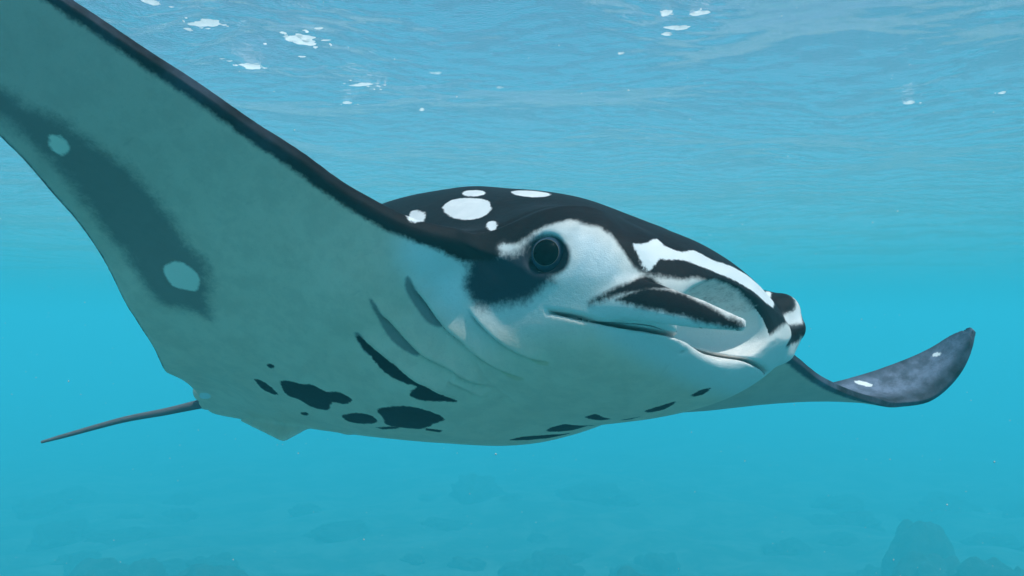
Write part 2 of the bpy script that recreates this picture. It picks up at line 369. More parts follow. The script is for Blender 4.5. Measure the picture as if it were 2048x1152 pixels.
MARKS=[
('white',[(-0.277,-0.329,0.187),(-0.273,-0.3,0.215),(-0.234,-0.292,0.213),(-0.177,-0.296,0.194),(-0.136,-0.321,0.159),(-0.13,-0.345,0.132),(-0.149,-0.359,0.122),(-0.181,-0.363,0.126),(-0.228,-0.354,0.147)]),
('white',[(-0.211,-0.258,0.233),(-0.206,-0.269,0.224),(-0.209,-0.277,0.219),(-0.217,-0.283,0.216),(-0.234,-0.282,0.222),(-0.248,-0.282,0.225),(-0.266,-0.274,0.235),(-0.28,-0.264,0.246),(-0.282,-0.257,0.252),(-0.281,-0.246,0.259),(-0.271,-0.243,0.258),(-0.258,-0.239,0.258),(-0.241,-0.241,0.252),(-0.223,-0.249,0.242)]),
('white',[(-0.058,-0.209,0.211),(-0.054,-0.221,0.203),(-0.057,-0.238,0.196),(-0.071,-0.25,0.194),(-0.091,-0.255,0.197),(-0.115,-0.254,0.206),(-0.137,-0.247,0.218),(-0.152,-0.235,0.229),(-0.157,-0.222,0.238),(-0.151,-0.208,0.243),(-0.135,-0.2,0.242),(-0.117,-0.191,0.24),(-0.094,-0.191,0.232),(-0.073,-0.196,0.222)]),
('white',[(-0.306,-0.354,0.163),(-0.143,-0.52,0.062),(-0.146,-0.524,0.062),(-0.148,-0.53,0.059),(-0.153,-0.536,0.058),(-0.158,-0.541,0.059),(-0.163,-0.544,0.064),(-0.167,-0.544,0.07),(-0.168,-0.543,0.072),(-0.381,-0.329,0.198),(-0.372,-0.326,0.201),(-0.354,-0.331,0.195),(-0.334,-0.338,0.185),(-0.317,-0.347,0.173)]),
('white',[(-0.061,-0.388,0.08),(-0.058,-0.392,0.074),(-0.057,-0.397,0.068),(-0.061,-0.401,0.066),(-0.066,-0.402,0.066),(-0.072,-0.401,0.07),(-0.081,-0.397,0.077),(-0.09,-0.388,0.085),(-0.098,-0.378,0.095),(-0.099,-0.372,0.101),(-0.094,-0.37,0.102),(-0.088,-0.37,0.101),(-0.077,-0.375,0.095),(-0.067,-0.382,0.087)]),
('white',[(0.218,-0.314,0.009),(0.233,-0.292,0.015),(0.236,-0.254,0.035),(0.255,-0.254,0.016),(0.275,-0.231,0.008),(0.28,-0.176,0.025),(0.293,-0.126,0.018),(0.289,-0.038,0.031),(0.281,0.075,0.039),(0.282,0.111,0.035),(0.25,0.264,0.058),(0.316,0.124,-0.021),(0.322,0.074,-0.03),(0.319,0.031,-0.02),(0.317,-0.027,-0.015),(0.315,-0.095,-0.017),(0.312,-0.155,-0.019),(0.303,-0.201,-0.018),(0.291,-0.23,-0.014),(0.276,-0.264,-0.019),(0.26,-0.287,-0.022),(0.25,-0.303,-0.048),(0.239,-0.311,-0.039),(0.23,-0.314,-0.015)]),
('wspot',[(-0.602,-1.031,0.132),(-0.608,-1.032,0.13),(-0.618,-1.033,0.128),(-0.618,-1.046,0.131),(-0.619,-1.052,0.132),(-0.61,-1.064,0.138),(-0.602,-1.066,0.14),(-0.591,-1.076,0.147),(-0.585,-1.073,0.147),(-0.578,-1.062,0.146),(-0.572,-1.062,0.148),(-0.577,-1.047,0.142),(-0.583,-1.039,0.139),(-0.591,-1.032,0.135)]),
('wspot',[(-0.664,-0.677,-0.03),(-0.688,-0.669,-0.038),(-0.704,-0.679,-0.036),(-0.72,-0.69,-0.033),(-0.729,-0.702,-0.028),(-0.726,-0.721,-0.016),(-0.72,-0.732,-0.007),(-0.709,-0.741,0.001),(-0.686,-0.741,0.006),(-0.668,-0.738,0.007),(-0.652,-0.728,0.004),(-0.645,-0.713,-0.005),(-0.642,-0.698,-0.014),(-0.65,-0.685,-0.023)]),
('white',[(0.066,1.63,0.078),(0.063,1.626,0.075),(0.055,1.621,0.075),(0.043,1.616,0.077),(0.03,1.614,0.082),(0.017,1.612,0.087),(0.008,1.614,0.093),(0.005,1.618,0.098),(0.008,1.621,0.1),(0.017,1.626,0.101),(0.029,1.63,0.098),(0.042,1.633,0.094),(0.054,1.634,0.088),(0.063,1.633,0.083)]),
('white',[(0.281,1.747,0.2),(0.28,1.746,0.196),(0.276,1.745,0.192),(0.271,1.745,0.19),(0.264,1.745,0.189),(0.258,1.746,0.19),(0.252,1.747,0.191),(0.25,1.749,0.194),(0.251,1.75,0.199),(0.254,1.751,0.202),(0.26,1.752,0.204),(0.267,1.751,0.206),(0.274,1.75,0.204),(0.278,1.749,0.204)]),
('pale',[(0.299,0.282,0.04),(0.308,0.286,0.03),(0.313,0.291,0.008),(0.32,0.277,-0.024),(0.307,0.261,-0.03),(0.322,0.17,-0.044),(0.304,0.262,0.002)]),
('soft',[(-0.119,-0.397,-0.051),(-0.106,-0.413,-0.021),(-0.097,-0.429,0.0),(-0.08,-0.423,0.013),(-0.052,-0.41,0.01),(-0.006,-0.394,-0.0),(0.018,-0.384,0.021),(0.039,-0.374,0.037),(0.036,-0.349,-0.002),(0.073,-0.376,-0.049),(0.059,-0.375,-0.057),(0.016,-0.368,-0.076),(-0.05,-0.365,-0.083),(-0.105,-0.374,-0.08)]),
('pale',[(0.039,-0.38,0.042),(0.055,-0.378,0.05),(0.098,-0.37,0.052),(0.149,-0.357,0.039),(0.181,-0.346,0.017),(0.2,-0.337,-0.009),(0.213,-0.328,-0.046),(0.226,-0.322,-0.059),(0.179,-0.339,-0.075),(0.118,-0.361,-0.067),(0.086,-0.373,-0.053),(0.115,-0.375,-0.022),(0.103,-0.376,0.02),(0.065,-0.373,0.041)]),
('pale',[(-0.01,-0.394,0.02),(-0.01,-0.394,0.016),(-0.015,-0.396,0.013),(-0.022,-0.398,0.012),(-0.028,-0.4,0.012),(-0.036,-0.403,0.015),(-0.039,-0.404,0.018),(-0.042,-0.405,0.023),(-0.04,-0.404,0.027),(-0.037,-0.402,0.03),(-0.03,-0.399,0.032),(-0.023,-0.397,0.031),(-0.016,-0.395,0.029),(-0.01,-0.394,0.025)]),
('cheek_light',[(-0.136,-0.519,0.024),(-0.105,-0.471,0.01),(-0.102,-0.423,-0.009),(-0.119,-0.396,-0.052),(-0.157,-0.388,-0.088),(-0.193,-0.421,-0.069),(-0.194,-0.475,-0.041),(-0.185,-0.523,-0.003),(-0.167,-0.537,0.022)]),  # light on the cheek, drawn as a whiter patch of skin
('ring',[(0.116,-0.375,-0.015),(0.111,-0.374,-0.031),(0.099,-0.374,-0.042),(0.081,-0.376,-0.047),(0.061,-0.378,-0.044),(0.036,-0.372,-0.031),(0.021,-0.369,-0.014),(0.016,-0.371,0.004),(0.021,-0.372,0.021),(0.034,-0.371,0.033),(0.051,-0.368,0.039),(0.072,-0.367,0.036),(0.098,-0.376,0.02),(0.113,-0.377,0.003)]),
('dark',[(0.134,-0.339,-0.103),(0.172,-0.339,-0.087),(0.223,-0.33,-0.07),(0.25,-0.303,-0.057),(0.303,-0.318,-0.095),(0.268,-0.335,-0.095),(0.205,-0.337,-0.098),(0.16,-0.337,-0.104)]),  # shade in the crease above the head fin, painted as a dark streak
('dark',[(0.194,-0.337,-0.104),(0.256,-0.334,-0.091),(0.305,-0.319,-0.097),(0.359,-0.316,-0.127),(0.401,-0.303,-0.153),(0.429,-0.291,-0.175),(0.419,-0.29,-0.181),(0.389,-0.301,-0.175),(0.358,-0.316,-0.165),(0.324,-0.325,-0.151),(0.286,-0.331,-0.139),(0.238,-0.336,-0.123)]),
('dark',[(0.321,0.023,-0.039),(0.273,0.255,0.041),(0.305,0.28,0.033),(0.302,0.259,-0.01),(0.325,0.13,-0.07),(0.317,0.088,-0.095),(0.299,0.074,-0.118),(0.299,0.069,-0.086)]),
('white',[(-1.305,-0.198,-0.15),(-1.325,-0.185,-0.151),(-1.359,-0.17,-0.15),(-1.381,-0.163,-0.147),(-1.409,-0.156,-0.144),(-1.425,-0.153,-0.142),(-1.417,-0.164,-0.139),(-1.403,-0.174,-0.138),(-1.373,-0.193,-0.139),(-1.342,-0.209,-0.14),(-1.315,-0.218,-0.143),(-1.294,-0.223,-0.145),(-1.286,-0.22,-0.147),(-1.294,-0.209,-0.149)]),
('dark',[(0.317,0.27,-0.038),(0.319,0.278,-0.048),(0.304,0.273,-0.073),(0.313,0.191,-0.1),(0.322,0.201,-0.075)]),
('dark',[(0.294,0.072,-0.098),(0.285,0.06,-0.13),(0.274,0.035,-0.147),(0.275,0.056,-0.128),(0.285,0.069,-0.109)]),
('spot',[(-0.751,-0.368,-0.186),(-0.708,-0.372,-0.186),(-0.686,-0.359,-0.194),(-0.644,-0.354,-0.198),(-0.624,-0.33,-0.212),(-0.577,-0.324,-0.218),(-0.561,-0.297,-0.232),(-0.603,-0.282,-0.236),(-0.643,-0.288,-0.231),(-0.702,-0.253,-0.24),(-0.747,-0.264,-0.232),(-0.757,-0.298,-0.218),(-0.782,-0.32,-0.207)]),
('spot',[(-0.83,-0.389,-0.174),(-0.808,-0.371,-0.182),(-0.812,-0.328,-0.2),(-0.832,-0.319,-0.203),(-0.851,-0.345,-0.19)]),
('spot',[(-0.674,-0.226,-0.251),(-0.602,-0.241,-0.252),(-0.565,-0.226,-0.26),(-0.589,-0.189,-0.269),(-0.662,-0.176,-0.266),(-0.695,-0.189,-0.26)]),
('spot',[(-0.516,-0.256,-0.253),(-0.443,-0.269,-0.251),(-0.389,-0.258,-0.256),(-0.357,-0.233,-0.266),(-0.351,-0.201,-0.277),(-0.407,-0.179,-0.284),(-0.471,-0.155,-0.287),(-0.523,-0.162,-0.282),(-0.563,-0.175,-0.275),(-0.537,-0.219,-0.264)]),
('spot',[(-0.706,-0.422,-0.162),(-0.712,-0.42,-0.163),(-0.718,-0.418,-0.164),(-0.723,-0.42,-0.163),(-0.725,-0.423,-0.161),(-0.726,-0.426,-0.16),(-0.723,-0.431,-0.158),(-0.721,-0.434,-0.157),(-0.717,-0.435,-0.156),(-0.711,-0.435,-0.156),(-0.706,-0.434,-0.157),(-0.704,-0.432,-0.158),(-0.704,-0.427,-0.16),(-0.704,-0.425,-0.161)]),
('spot',[(-0.813,-0.221,-0.239),(-0.817,-0.218,-0.239),(-0.829,-0.213,-0.24),(-0.837,-0.211,-0.239),(-0.844,-0.21,-0.239),(-0.845,-0.214,-0.238),(-0.847,-0.217,-0.237),(-0.841,-0.222,-0.236),(-0.84,-0.223,-0.236),(-0.828,-0.228,-0.235),(-0.818,-0.231,-0.235),(-0.811,-0.233,-0.236),(-0.809,-0.23,-0.237),(-0.809,-0.225,-0.238)]),
('spot',[(-0.631,-0.153,-0.274),(-0.544,-0.168,-0.279),(-0.538,-0.156,-0.282),(-0.617,-0.139,-0.278)]),
('spot',[(-0.446,-0.163,-0.287),(-0.406,-0.143,-0.292),(-0.426,-0.131,-0.294),(-0.462,-0.146,-0.29)]),
('spot',[(-0.388,-0.456,-0.13),(-0.374,-0.445,-0.135),(-0.369,-0.416,-0.156),(-0.34,-0.378,-0.179),(-0.326,-0.338,-0.209),(-0.298,-0.309,-0.226),(-0.267,-0.256,-0.249),(-0.304,-0.268,-0.25),(-0.353,-0.281,-0.245),(-0.37,-0.3,-0.236),(-0.332,-0.318,-0.224),(-0.359,-0.334,-0.214),(-0.385,-0.365,-0.194),(-0.391,-0.407,-0.165),(-0.395,-0.434,-0.146)]),
('grey',[(-0.297,-0.508,-0.074),(-0.291,-0.497,-0.079),(-0.297,-0.451,-0.105),(-0.293,-0.416,-0.13),(-0.275,-0.374,-0.163),(-0.288,-0.373,-0.169),(-0.309,-0.398,-0.153),(-0.32,-0.434,-0.126),(-0.309,-0.476,-0.099)]),
('grey',[(-0.205,-0.496,-0.036),(-0.203,-0.485,-0.041),(-0.212,-0.447,-0.062),(-0.207,-0.406,-0.094),(-0.198,-0.386,-0.114),(-0.211,-0.388,-0.119),(-0.23,-0.409,-0.105),(-0.233,-0.445,-0.075),(-0.221,-0.481,-0.053)]),
('grey',[(-0.384,-0.466,-0.125),(-0.374,-0.462,-0.125),(-0.37,-0.422,-0.151),(-0.392,-0.409,-0.164),(-0.398,-0.435,-0.145)]),
('spot',[(-0.328,0.018,-0.298),(-0.286,0.043,-0.288),(-0.247,0.155,-0.269),(-0.286,0.126,-0.282),(-0.322,0.049,-0.296)]),
('spot',[(-0.229,0.037,-0.275),(-0.173,0.029,-0.267),(-0.164,0.059,-0.266),(-0.143,0.111,-0.261),(-0.214,0.13,-0.265),(-0.241,0.073,-0.276)]),
('spot',[(-0.077,-0.025,-0.265),(-0.039,-0.045,-0.262),(-0.043,-0.004,-0.263),(-0.044,0.029,-0.263),(-0.075,0.023,-0.265)]),
('spot',[(-0.044,0.059,-0.262),(0.014,0.06,-0.256),(-0.019,0.075,-0.259)]),
('spot',[(0.055,0.011,-0.253),(0.099,0.0,-0.247),(0.137,-0.001,-0.24),(0.091,0.038,-0.248),(0.053,0.037,-0.253)]),
('spot',[(0.178,-0.007,-0.23),(0.203,-0.013,-0.223),(0.218,0.005,-0.217),(0.197,0.019,-0.224),(0.177,0.013,-0.23)]),
('patch',[(-0.595,-1.224,0.213),(-0.563,-1.128,0.174),(-0.539,-1.074,0.161),(-0.543,-1.013,0.142),(-0.542,-0.947,0.124),(-0.558,-0.891,0.103),(-0.579,-0.818,0.071),(-0.607,-0.753,0.03),(-0.599,-0.706,-0.0),(-0.653,-0.656,-0.039),(-0.731,-0.6,-0.076),(-0.754,-0.629,-0.066),(-0.804,-0.67,-0.054),(-0.806,-0.71,-0.035),(-0.79,-0.76,0.001),(-0.766,-0.836,0.046),(-0.724,-0.914,0.079),(-0.662,-1.015,0.113),(-0.633,-1.089,0.138),(-0.629,-1.153,0.165),(-0.641,-1.206,0.189)]),
('cream',[(-0.038,-0.317,-0.18),(-0.013,-0.307,-0.188),(0.01,-0.292,-0.197),(0.003,-0.285,-0.202),(-0.021,-0.295,-0.197)]),
('cream',[(-0.114,-0.294,-0.199),(-0.094,-0.276,-0.209),(-0.076,-0.259,-0.218),(-0.1,-0.259,-0.218),(-0.116,-0.282,-0.207)]),
]
LINES=[
('gill',[(-0.139,-0.383,-0.085),(-0.12,-0.358,-0.118),(-0.083,-0.336,-0.155),(-0.034,-0.313,-0.183),(0.007,-0.29,-0.199)]),
('gill',[(-0.207,-0.494,-0.038),(-0.213,-0.438,-0.067),(-0.2,-0.385,-0.116),(-0.17,-0.345,-0.152),(-0.126,-0.305,-0.192),(-0.08,-0.259,-0.218)]),
('gill',[(-0.297,-0.508,-0.074),(-0.297,-0.451,-0.105),(-0.275,-0.374,-0.163),(-0.234,-0.332,-0.191),(-0.192,-0.282,-0.218),(-0.161,-0.241,-0.229)]),
('gill',[(-0.384,-0.466,-0.125),(-0.363,-0.413,-0.156),(-0.326,-0.338,-0.209),(-0.298,-0.309,-0.226),(-0.267,-0.256,-0.249)]),
('gill',[(-0.247,-0.309,-0.216),(-0.223,-0.277,-0.23),(-0.207,-0.228,-0.242)]),
('mouth',[(0.076,-0.331,-0.12),(0.085,-0.31,-0.121),(0.128,-0.286,-0.128),(0.183,-0.282,-0.138),(0.225,-0.26,-0.144),(0.255,-0.205,-0.144),(0.354,-0.306,-0.172)]),
('crease',[(0.2,-0.037,-0.107),(0.247,-0.172,-0.178),(0.185,-0.152,-0.214)]),
]

# pose of the animal in the world: columns are its heading, its left and its up axis, then its place
VENTRAL_A,VENTRAL_B=(.87,.62,.47),(.96,.74,.59)
SWIM_Z=-2.4                                    # depth at which it swims
MANTA_POSE=Matrix(((0.78464,0.61866,0.03997,0.25400),(-0.60795,0.75522,0.24503,2.08954),(0.12141,-0.21656,0.96869,-2.34380),(0,0,0,1)))

# ================================================================ build the manta
def obj(name,me,parent=None,material=None):
    o=bpy.data.objects.new(name,me); sc.collection.objects.link(o)
    if parent is not None: o.parent=parent
    if material is not None: me.materials.append(material)
    return o
def quad_mesh(name,P,Q,attrs=None):
    me=bpy.data.meshes.new(name); me.vertices.add(len(P)); me.vertices.foreach_set('co',P.astype(np.float32).ravel())
    me.loops.add(Q.size); me.loops.foreach_set('vertex_index',Q.astype(np.int32).ravel())
    me.polygons.add(len(Q)); me.polygons.foreach_set('loop_start',np.arange(0,Q.size,Q.shape[1],dtype=np.int32))
    me.update(calc_edges=True); me.polygons.foreach_set('use_smooth',np.ones(len(Q),bool))
    for k,v in (attrs or {}).items():
        a=me.attributes.new(k,'FLOAT','POINT'); a.data.foreach_set('value',v.astype(np.float32))
    return me
P,Q=build(); G=pose(P); Nn=normals(G,Q)
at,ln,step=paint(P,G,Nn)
G=G+Nn*step[:,None]
# tail: long tapering whip, part of the same skin mesh
tp=resample([(-1.54,0,-.115),(-1.64,-.01,-.120),(-1.80,-.045,-.142),(-1.98,-.10,-.168),(-2.17,-.19,-.222),(-2.25,-.24,-.25)],.02,False)
tr_=np.interp(np.arange(len(tp))/(len(tp)-1),[0,.12,.3,.9,1],[.027,.017,.0135,.008,.005]); nseg=12
ang=np.arange(nseg)*2*np.pi/nseg; tv=[]
for i,p in enumerate(tp):
    t=tp[min(i+1,len(tp)-1)]-tp[max(i-1,0)]; t/=np.linalg.norm(t); a=np.cross(t,(0,0,1.)); a/=np.linalg.norm(a); b=np.cross(a,t)
    tv.append(p+tr_[i]*(np.cos(ang)[:,None]*a+np.sin(ang)[:,None]*b))
tv=np.concatenate(tv); ii=np.arange(len(tp)*nseg).reshape(len(tp),nseg); jj=np.roll(ii,-1,1)
tq=np.stack([ii[:-1],ii[1:],jj[1:],jj[:-1]],-1).reshape(-1,4)
n0=len(G); G=np.concatenate([G,tv]); Q=np.concatenate([Q,tq+n0])
for k in at: at[k]=np.concatenate([at[k],np.full(len(tv),.06 if k in ('patch','grey') else -.2)])
for k in ln: ln[k]=np.concatenate([ln[k],np.full(len(tv),.2)])
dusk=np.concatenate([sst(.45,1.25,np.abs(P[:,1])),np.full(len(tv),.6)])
face=np.concatenate([sst(-.30,-.06,P[:,0])*sst(-.19,-.09,P[:,2]+.9*np.maximum(P[:,0]-.12,0))*sst(.62,.46,np.abs(P[:,1])),np.zeros(len(tv))])
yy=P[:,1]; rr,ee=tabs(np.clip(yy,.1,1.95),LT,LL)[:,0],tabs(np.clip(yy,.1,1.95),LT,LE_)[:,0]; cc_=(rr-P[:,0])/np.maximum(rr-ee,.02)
wing_sheen=np.concatenate([sst(1.3,1.62,yy)*sst(.10,.40,cc_)*sst(1.0,.75,cc_),np.zeros(len(tv))])   # sheen painted into the upper side of the outer left wing
attrs={'wing_sheen':wing_sheen,**at,**ln,'dusk':dusk,'face':face}

def nd(t,kind,**kw):
    x=t.nodes.new(kind)
    for k,v in kw.items():
        if k in x.inputs.keys(): x.inputs[k].default_value=v
        else: setattr(x,k,v)
    return x
def attr(t,name): a=t.nodes.new('ShaderNodeAttribute'); a.attribute_name=name; return a.outputs['Fac']
def math_(t,op,a,b=None,clamp=False):
    m=t.nodes.new('ShaderNodeMath'); m.operation=op; m.use_clamp=clamp
    for i,v in enumerate((a,b)):
        if v is None: continue
        if isinstance(v,(int,float)): m.inputs[i].default_value=v
        else: t.links.new(v,m.inputs[i])
    return m.outputs[0]
def step_(t,v,lo,hi):
    m=t.nodes.new('ShaderNodeMapRange'); m.interpolation_type='SMOOTHSTEP'; m.inputs['From Min'].default_value=lo; m.inputs['From Max'].default_value=hi
    t.links.new(v,m.inputs['Value']); return m.outputs[0]
def mixc(t,f,a,b):
    m=t.nodes.new('ShaderNodeMix'); m.data_type='RGBA'
    for s,v in ((m.inputs[0],f),(m.inputs[6],a),(m.inputs[7],b)):
        if isinstance(v,(tuple,list)): s.default_value=(*v,1) if len(v)==3 else v
        elif isinstance(v,(int,float)): s.default_value=v
        else: t.links.new(v,s)
    return m.outputs[2]
def noise(t,co_,scale,detail=4,rough=.6,dist=0):
    x=nd(t,'ShaderNodeTexNoise',Scale=scale,Detail=detail,Roughness=rough,Distortion=dist); t.links.new(co_,x.inputs['Vector']); return x.outputs['Fac']
m,t=mat('manta_skin'); skin=m
tc=t.nodes.new('ShaderNodeTexCoord'); oc=tc.outputs['Object']
mp=nd(t,'ShaderNodeMapping'); mp.inputs['Scale'].default_value=(1,1,.65); t.links.new(oc,mp.inputs['Vector'])
nf=math_(t,'SUBTRACT',noise(t,mp.outputs[0],150,6,.8),.5)      # ragged fringe
nm=math_(t,'SUBTRACT',noise(t,oc,28,4,.6),.5)                    # blotchy outline
nb=noise(t,oc,7,5,.6); nx=noise(t,oc,260,3,.7)
def edge(name,w,a_f,a_m,bias=0):
    v=attr(t,name); v=math_(t,'ADD',v,math_(t,'MULTIPLY',nf,a_f)); v=math_(t,'ADD',v,math_(t,'MULTIPLY',nm,a_m)); v=math_(t,'ADD',v,bias)
    return step_(t,v,-w,w)
belly=mixc(t,nb,VENTRAL_A,VENTRAL_B)
mott=step_(t,noise(t,oc,16,6,.7),.40,.62); belly=mixc(t,math_(t,'MULTIPLY',mott,.22),belly,(.50,.38,.30))
sm=nd(t,'ShaderNodeMapping'); sm.inputs['Scale'].default_value=(3,60,60); sm.inputs['Rotation'].default_value=(.3,.2,.5); t.links.new(oc,sm.inputs['Vector'])
belly=mixc(t,math_(t,'MULTIPLY',step_(t,noise(t,sm.outputs[0],1.0,3,.6),.66,.76),.16),belly,(.35,.28,.24))
belly=mixc(t,math_(t,'MULTIPLY',attr(t,'face'),.95),belly,(.79,.76,.73))
belly=mixc(t,math_(t,'MULTIPLY',step_(t,math_(t,'ADD',attr(t,'cheek_light'),math_(t,'MULTIPLY',nm,.03)),-.05,.05),.9),belly,(.90,.90,.90))  # cheek brightened: light painted into the skin colour
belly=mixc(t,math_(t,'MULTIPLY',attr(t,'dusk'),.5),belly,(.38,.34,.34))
belly=mixc(t,math_(t,'MULTIPLY',step_(t,nx,.56,.74),.22),belly,(.30,.26,.22))
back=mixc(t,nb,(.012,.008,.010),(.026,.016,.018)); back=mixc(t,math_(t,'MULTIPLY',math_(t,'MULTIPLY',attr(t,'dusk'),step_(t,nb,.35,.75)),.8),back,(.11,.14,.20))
back=mixc(t,math_(t,'MULTIPLY',attr(t,'wing_sheen'),math_(t,'ADD',math_(t,'MULTIPLY',step_(t,noise(t,oc,22,5,.65),.35,.65),.5),.3)),back,(.22,.26,.36))
back=mixc(t,math_(t,'MULTIPLY',step_(t,nx,.72,.82),.25),back,(.16,.15,.16))
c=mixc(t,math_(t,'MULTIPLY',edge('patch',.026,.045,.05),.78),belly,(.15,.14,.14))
c=mixc(t,edge('wspot',.004,.012,.006),c,(.97,.84,.72))
c=mixc(t,math_(t,'MULTIPLY',edge('grey',.004,.010,.006),.72),c,(.10,.115,.14))
c=mixc(t,math_(t,'MULTIPLY',edge('cream',.003,.006,.006),.7),c,(.75,.55,.36))
c=mixc(t,edge('spot',.0025,.020,.012),c,(.008,.010,.014))
c=mixc(t,math_(t,'MULTIPLY',edge('soft',.016,.030,.03,.006),.98),c,(.016,.026,.042))
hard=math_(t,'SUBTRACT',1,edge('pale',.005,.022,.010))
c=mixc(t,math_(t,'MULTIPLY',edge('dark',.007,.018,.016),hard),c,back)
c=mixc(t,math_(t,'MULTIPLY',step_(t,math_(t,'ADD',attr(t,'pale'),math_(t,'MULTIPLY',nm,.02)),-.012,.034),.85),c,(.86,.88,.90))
c=mixc(t,edge('ring',.006,.006,.002),c,(.012,.016,.024))
c=mixc(t,edge('white',.0022,.020,.006),c,(.84,.84,.84))
gl=math_(t,'SUBTRACT',1,step_(t,attr(t,'gill'),.0012,.0045)); c=mixc(t,math_(t,'MULTIPLY',gl,.7),c,(.07,.06,.055))
gl=math_(t,'SUBTRACT',1,step_(t,attr(t,'mouth'),.0012,.0045)); c=mixc(t,math_(t,'MULTIPLY',gl,.9),c,(.04,.025,.02))
gl=math_(t,'SUBTRACT',1,step_(t,attr(t,'crease'),.001,.006)); c=mixc(t,math_(t,'MULTIPLY',gl,.3),c,(.2,.16,.13))
bs=nd(t,'ShaderNodeBsdfPrincipled',Roughness=.5); bs.inputs['IOR'].default_value=1.14
t.links.new(c,bs.inputs['Base Color'])
bp=nd(t,'ShaderNodeBump',Strength=.55,Distance=.004); bh=math_(t,'ADD',math_(t,'MULTIPLY',noise(t,oc,420,3,.7),.35),math_(t,'MULTIPLY',noise(t,oc,45,5,.6),.8))
t.links.new(bh,bp.inputs['Height']); t.links.new(bp.outputs[0],bs.inputs['Normal'])
out=nd(t,'ShaderNodeOutputMaterial'); t.links.new(bs.outputs[0],out.inputs[0])

root=bpy.data.objects.new('manta_ray',None); sc.collection.objects.link(root); root.empty_display_size=.2
root['label']='large manta ray gliding with dark back, pale belly and one wing raised'; root['category']='manta ray'
root.matrix_world=MANTA_POSE
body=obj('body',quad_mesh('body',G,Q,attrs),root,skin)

def plain(name,col,rough,spec=1.3,coat=0):
    m,t=mat(name); oc=t.nodes.new('ShaderNodeTexCoord').outputs['Object']
    bs=nd(t,'ShaderNodeBsdfPrincipled',Roughness=rough); bs.inputs['IOR'].default_value=spec; bs.inputs['Coat Weight'].default_value=coat
    n=noise(t,oc,90,4); t.links.new(mixc(t,n,tuple(v*.75 for v in col),tuple(min(1,v*1.25) for v in col)),bs.inputs['Base Color'])
    o=nd(t,'ShaderNodeOutputMaterial'); t.links.new(bs.outputs[0],o.inputs[0]); return m
def lathe(name,prof,n=40,parent=None,material=None):
    a=np.arange(n)*2*np.pi/n; v=np.concatenate([np.stack([r*np.cos(a),r*np.sin(a),np.full(n,z)],1) for r,z in prof])
    i=np.arange(len(prof)*n).reshape(len(prof),n); j=np.roll(i,-1,1); q=np.stack([i[:-1],j[:-1],j[1:],i[1:]],-1).reshape(-1,4)
    return obj(name,quad_mesh(name,v,q),parent,material)
eye_m=plain('eyeball',(.035,.06,.10),.12,1.25); pup_m=plain('pupil',(.0015,.0015,.002),.05,1.12); rim_m=plain('iris_rim',(.13,.12,.11),.4)
r=.037
for s in (-1,1):
    th=np.linspace(0.0,2.3,26); prof=[(r*math.sin(x)+1e-5,r*math.cos(x)) for x in th]
    e=lathe('eye',prof,44,root,eye_m)
    zax=Vector((.34,s*.92,-.12)).normalized(); q=zax.to_track_quat('Z','Y')
    e.location=(.054,s*.358,.003); e.rotation_mode='QUATERNION'; e.rotation_quaternion=q
    a0=.76; th=np.linspace(0,a0,16); r2=r*1.025
    lathe('pupil',[(r2*math.sin(x)+1e-5,r2*math.cos(x)) for x in th]+[(r*.99*math.sin(a0),r*.99*math.cos(a0))],44,e,pup_m)
    k=np.linspace(0,2*math.pi,9); rc,zc_=r*1.012*math.sin(a0+.012),r*1.012*math.cos(a0+.012)
    lathe('iris_rim',[(rc+.0008*math.cos(x),zc_+.0008*math.sin(x)) for x in k],44,e,rim_m)

# ================================================================ reef on the sea floor
def value_noise(p,seed):
    """smooth random bumps over directions: a sum of random plane waves"""
    r=np.random.default_rng(seed); h=np.zeros(len(p))
    for k in range(40):
        f=1.2*1.09**k; w=r.normal(size=3); w/=np.linalg.norm(w); h+=np.sin(p@w*f*2.2+r.uniform(0,6.28))/f**.85
    return h
def coral_mesh(name,seed,rx,ry,rz):
    n,m=64,30; a=np.arange(n)*2*np.pi/n; b=np.linspace(-.25,1,m)*np.pi/2
    A_,B_=np.meshgrid(a,b,indexing='ij'); d=np.stack([np.cos(B_)*np.cos(A_),np.cos(B_)*np.sin(A_),np.sin(B_)],-1).reshape(-1,3)
    h=value_noise(d,seed); s=1+.10*h; knob=np.abs(np.sin(d[:,0]*9+seed)*np.sin(d[:,1]*9+2)*np.sin(d[:,2]*8+1)); s+=.10*knob
    v=d*np.array([rx,ry,rz])*(1-.10*d[:,2:]**8)+d*((s-1)*min(rx,ry)*1.1)[:,None]; i=np.arange(n*m).reshape(n,m); j=np.roll(i,-1,0)
    q=np.stack([i[:,:-1],j[:,:-1],j[:,1:],i[:,1:]],-1).reshape(-1,4); return quad_mesh(name,v,q)
cm,t=mat('coral'); oc=t.nodes.new('ShaderNodeTexCoord').outputs['Object']
cc=mixc(t,step_(t,noise(t,oc,1.6,6,.7),.35,.65),(.012,.014,.011),(.05,.045,.035)); cc=mixc(t,step_(t,noise(t,oc,5,4,.7),.6,.72),cc,(.10,.09,.07))
bs=nd(t,'ShaderNodeBsdfPrincipled',Roughness=.95); t.links.new(cc,bs.inputs['Base Color']); bp=nd(t,'ShaderNodeBump',Strength=.8,Distance=.15); t.links.new(noise(t,oc,6,5,.7),bp.inputs['Height']); t.links.new(bp.outputs[0],bs.inputs['Normal'])
o_=nd(t,'ShaderNodeOutputMaterial'); t.links.new(bs.outputs[0],o_.inputs[0])
def floor_z(x,y): return -15.8+.5*math.sin(x*.13+1)*math.sin(y*.11)+.25*math.sin(x*.41+y*.3)+.12*math.sin(x*1.1-y*.9)
rnd=random.Random(4)
ridge='broad dark reef boulder rising from the hazy sea floor'
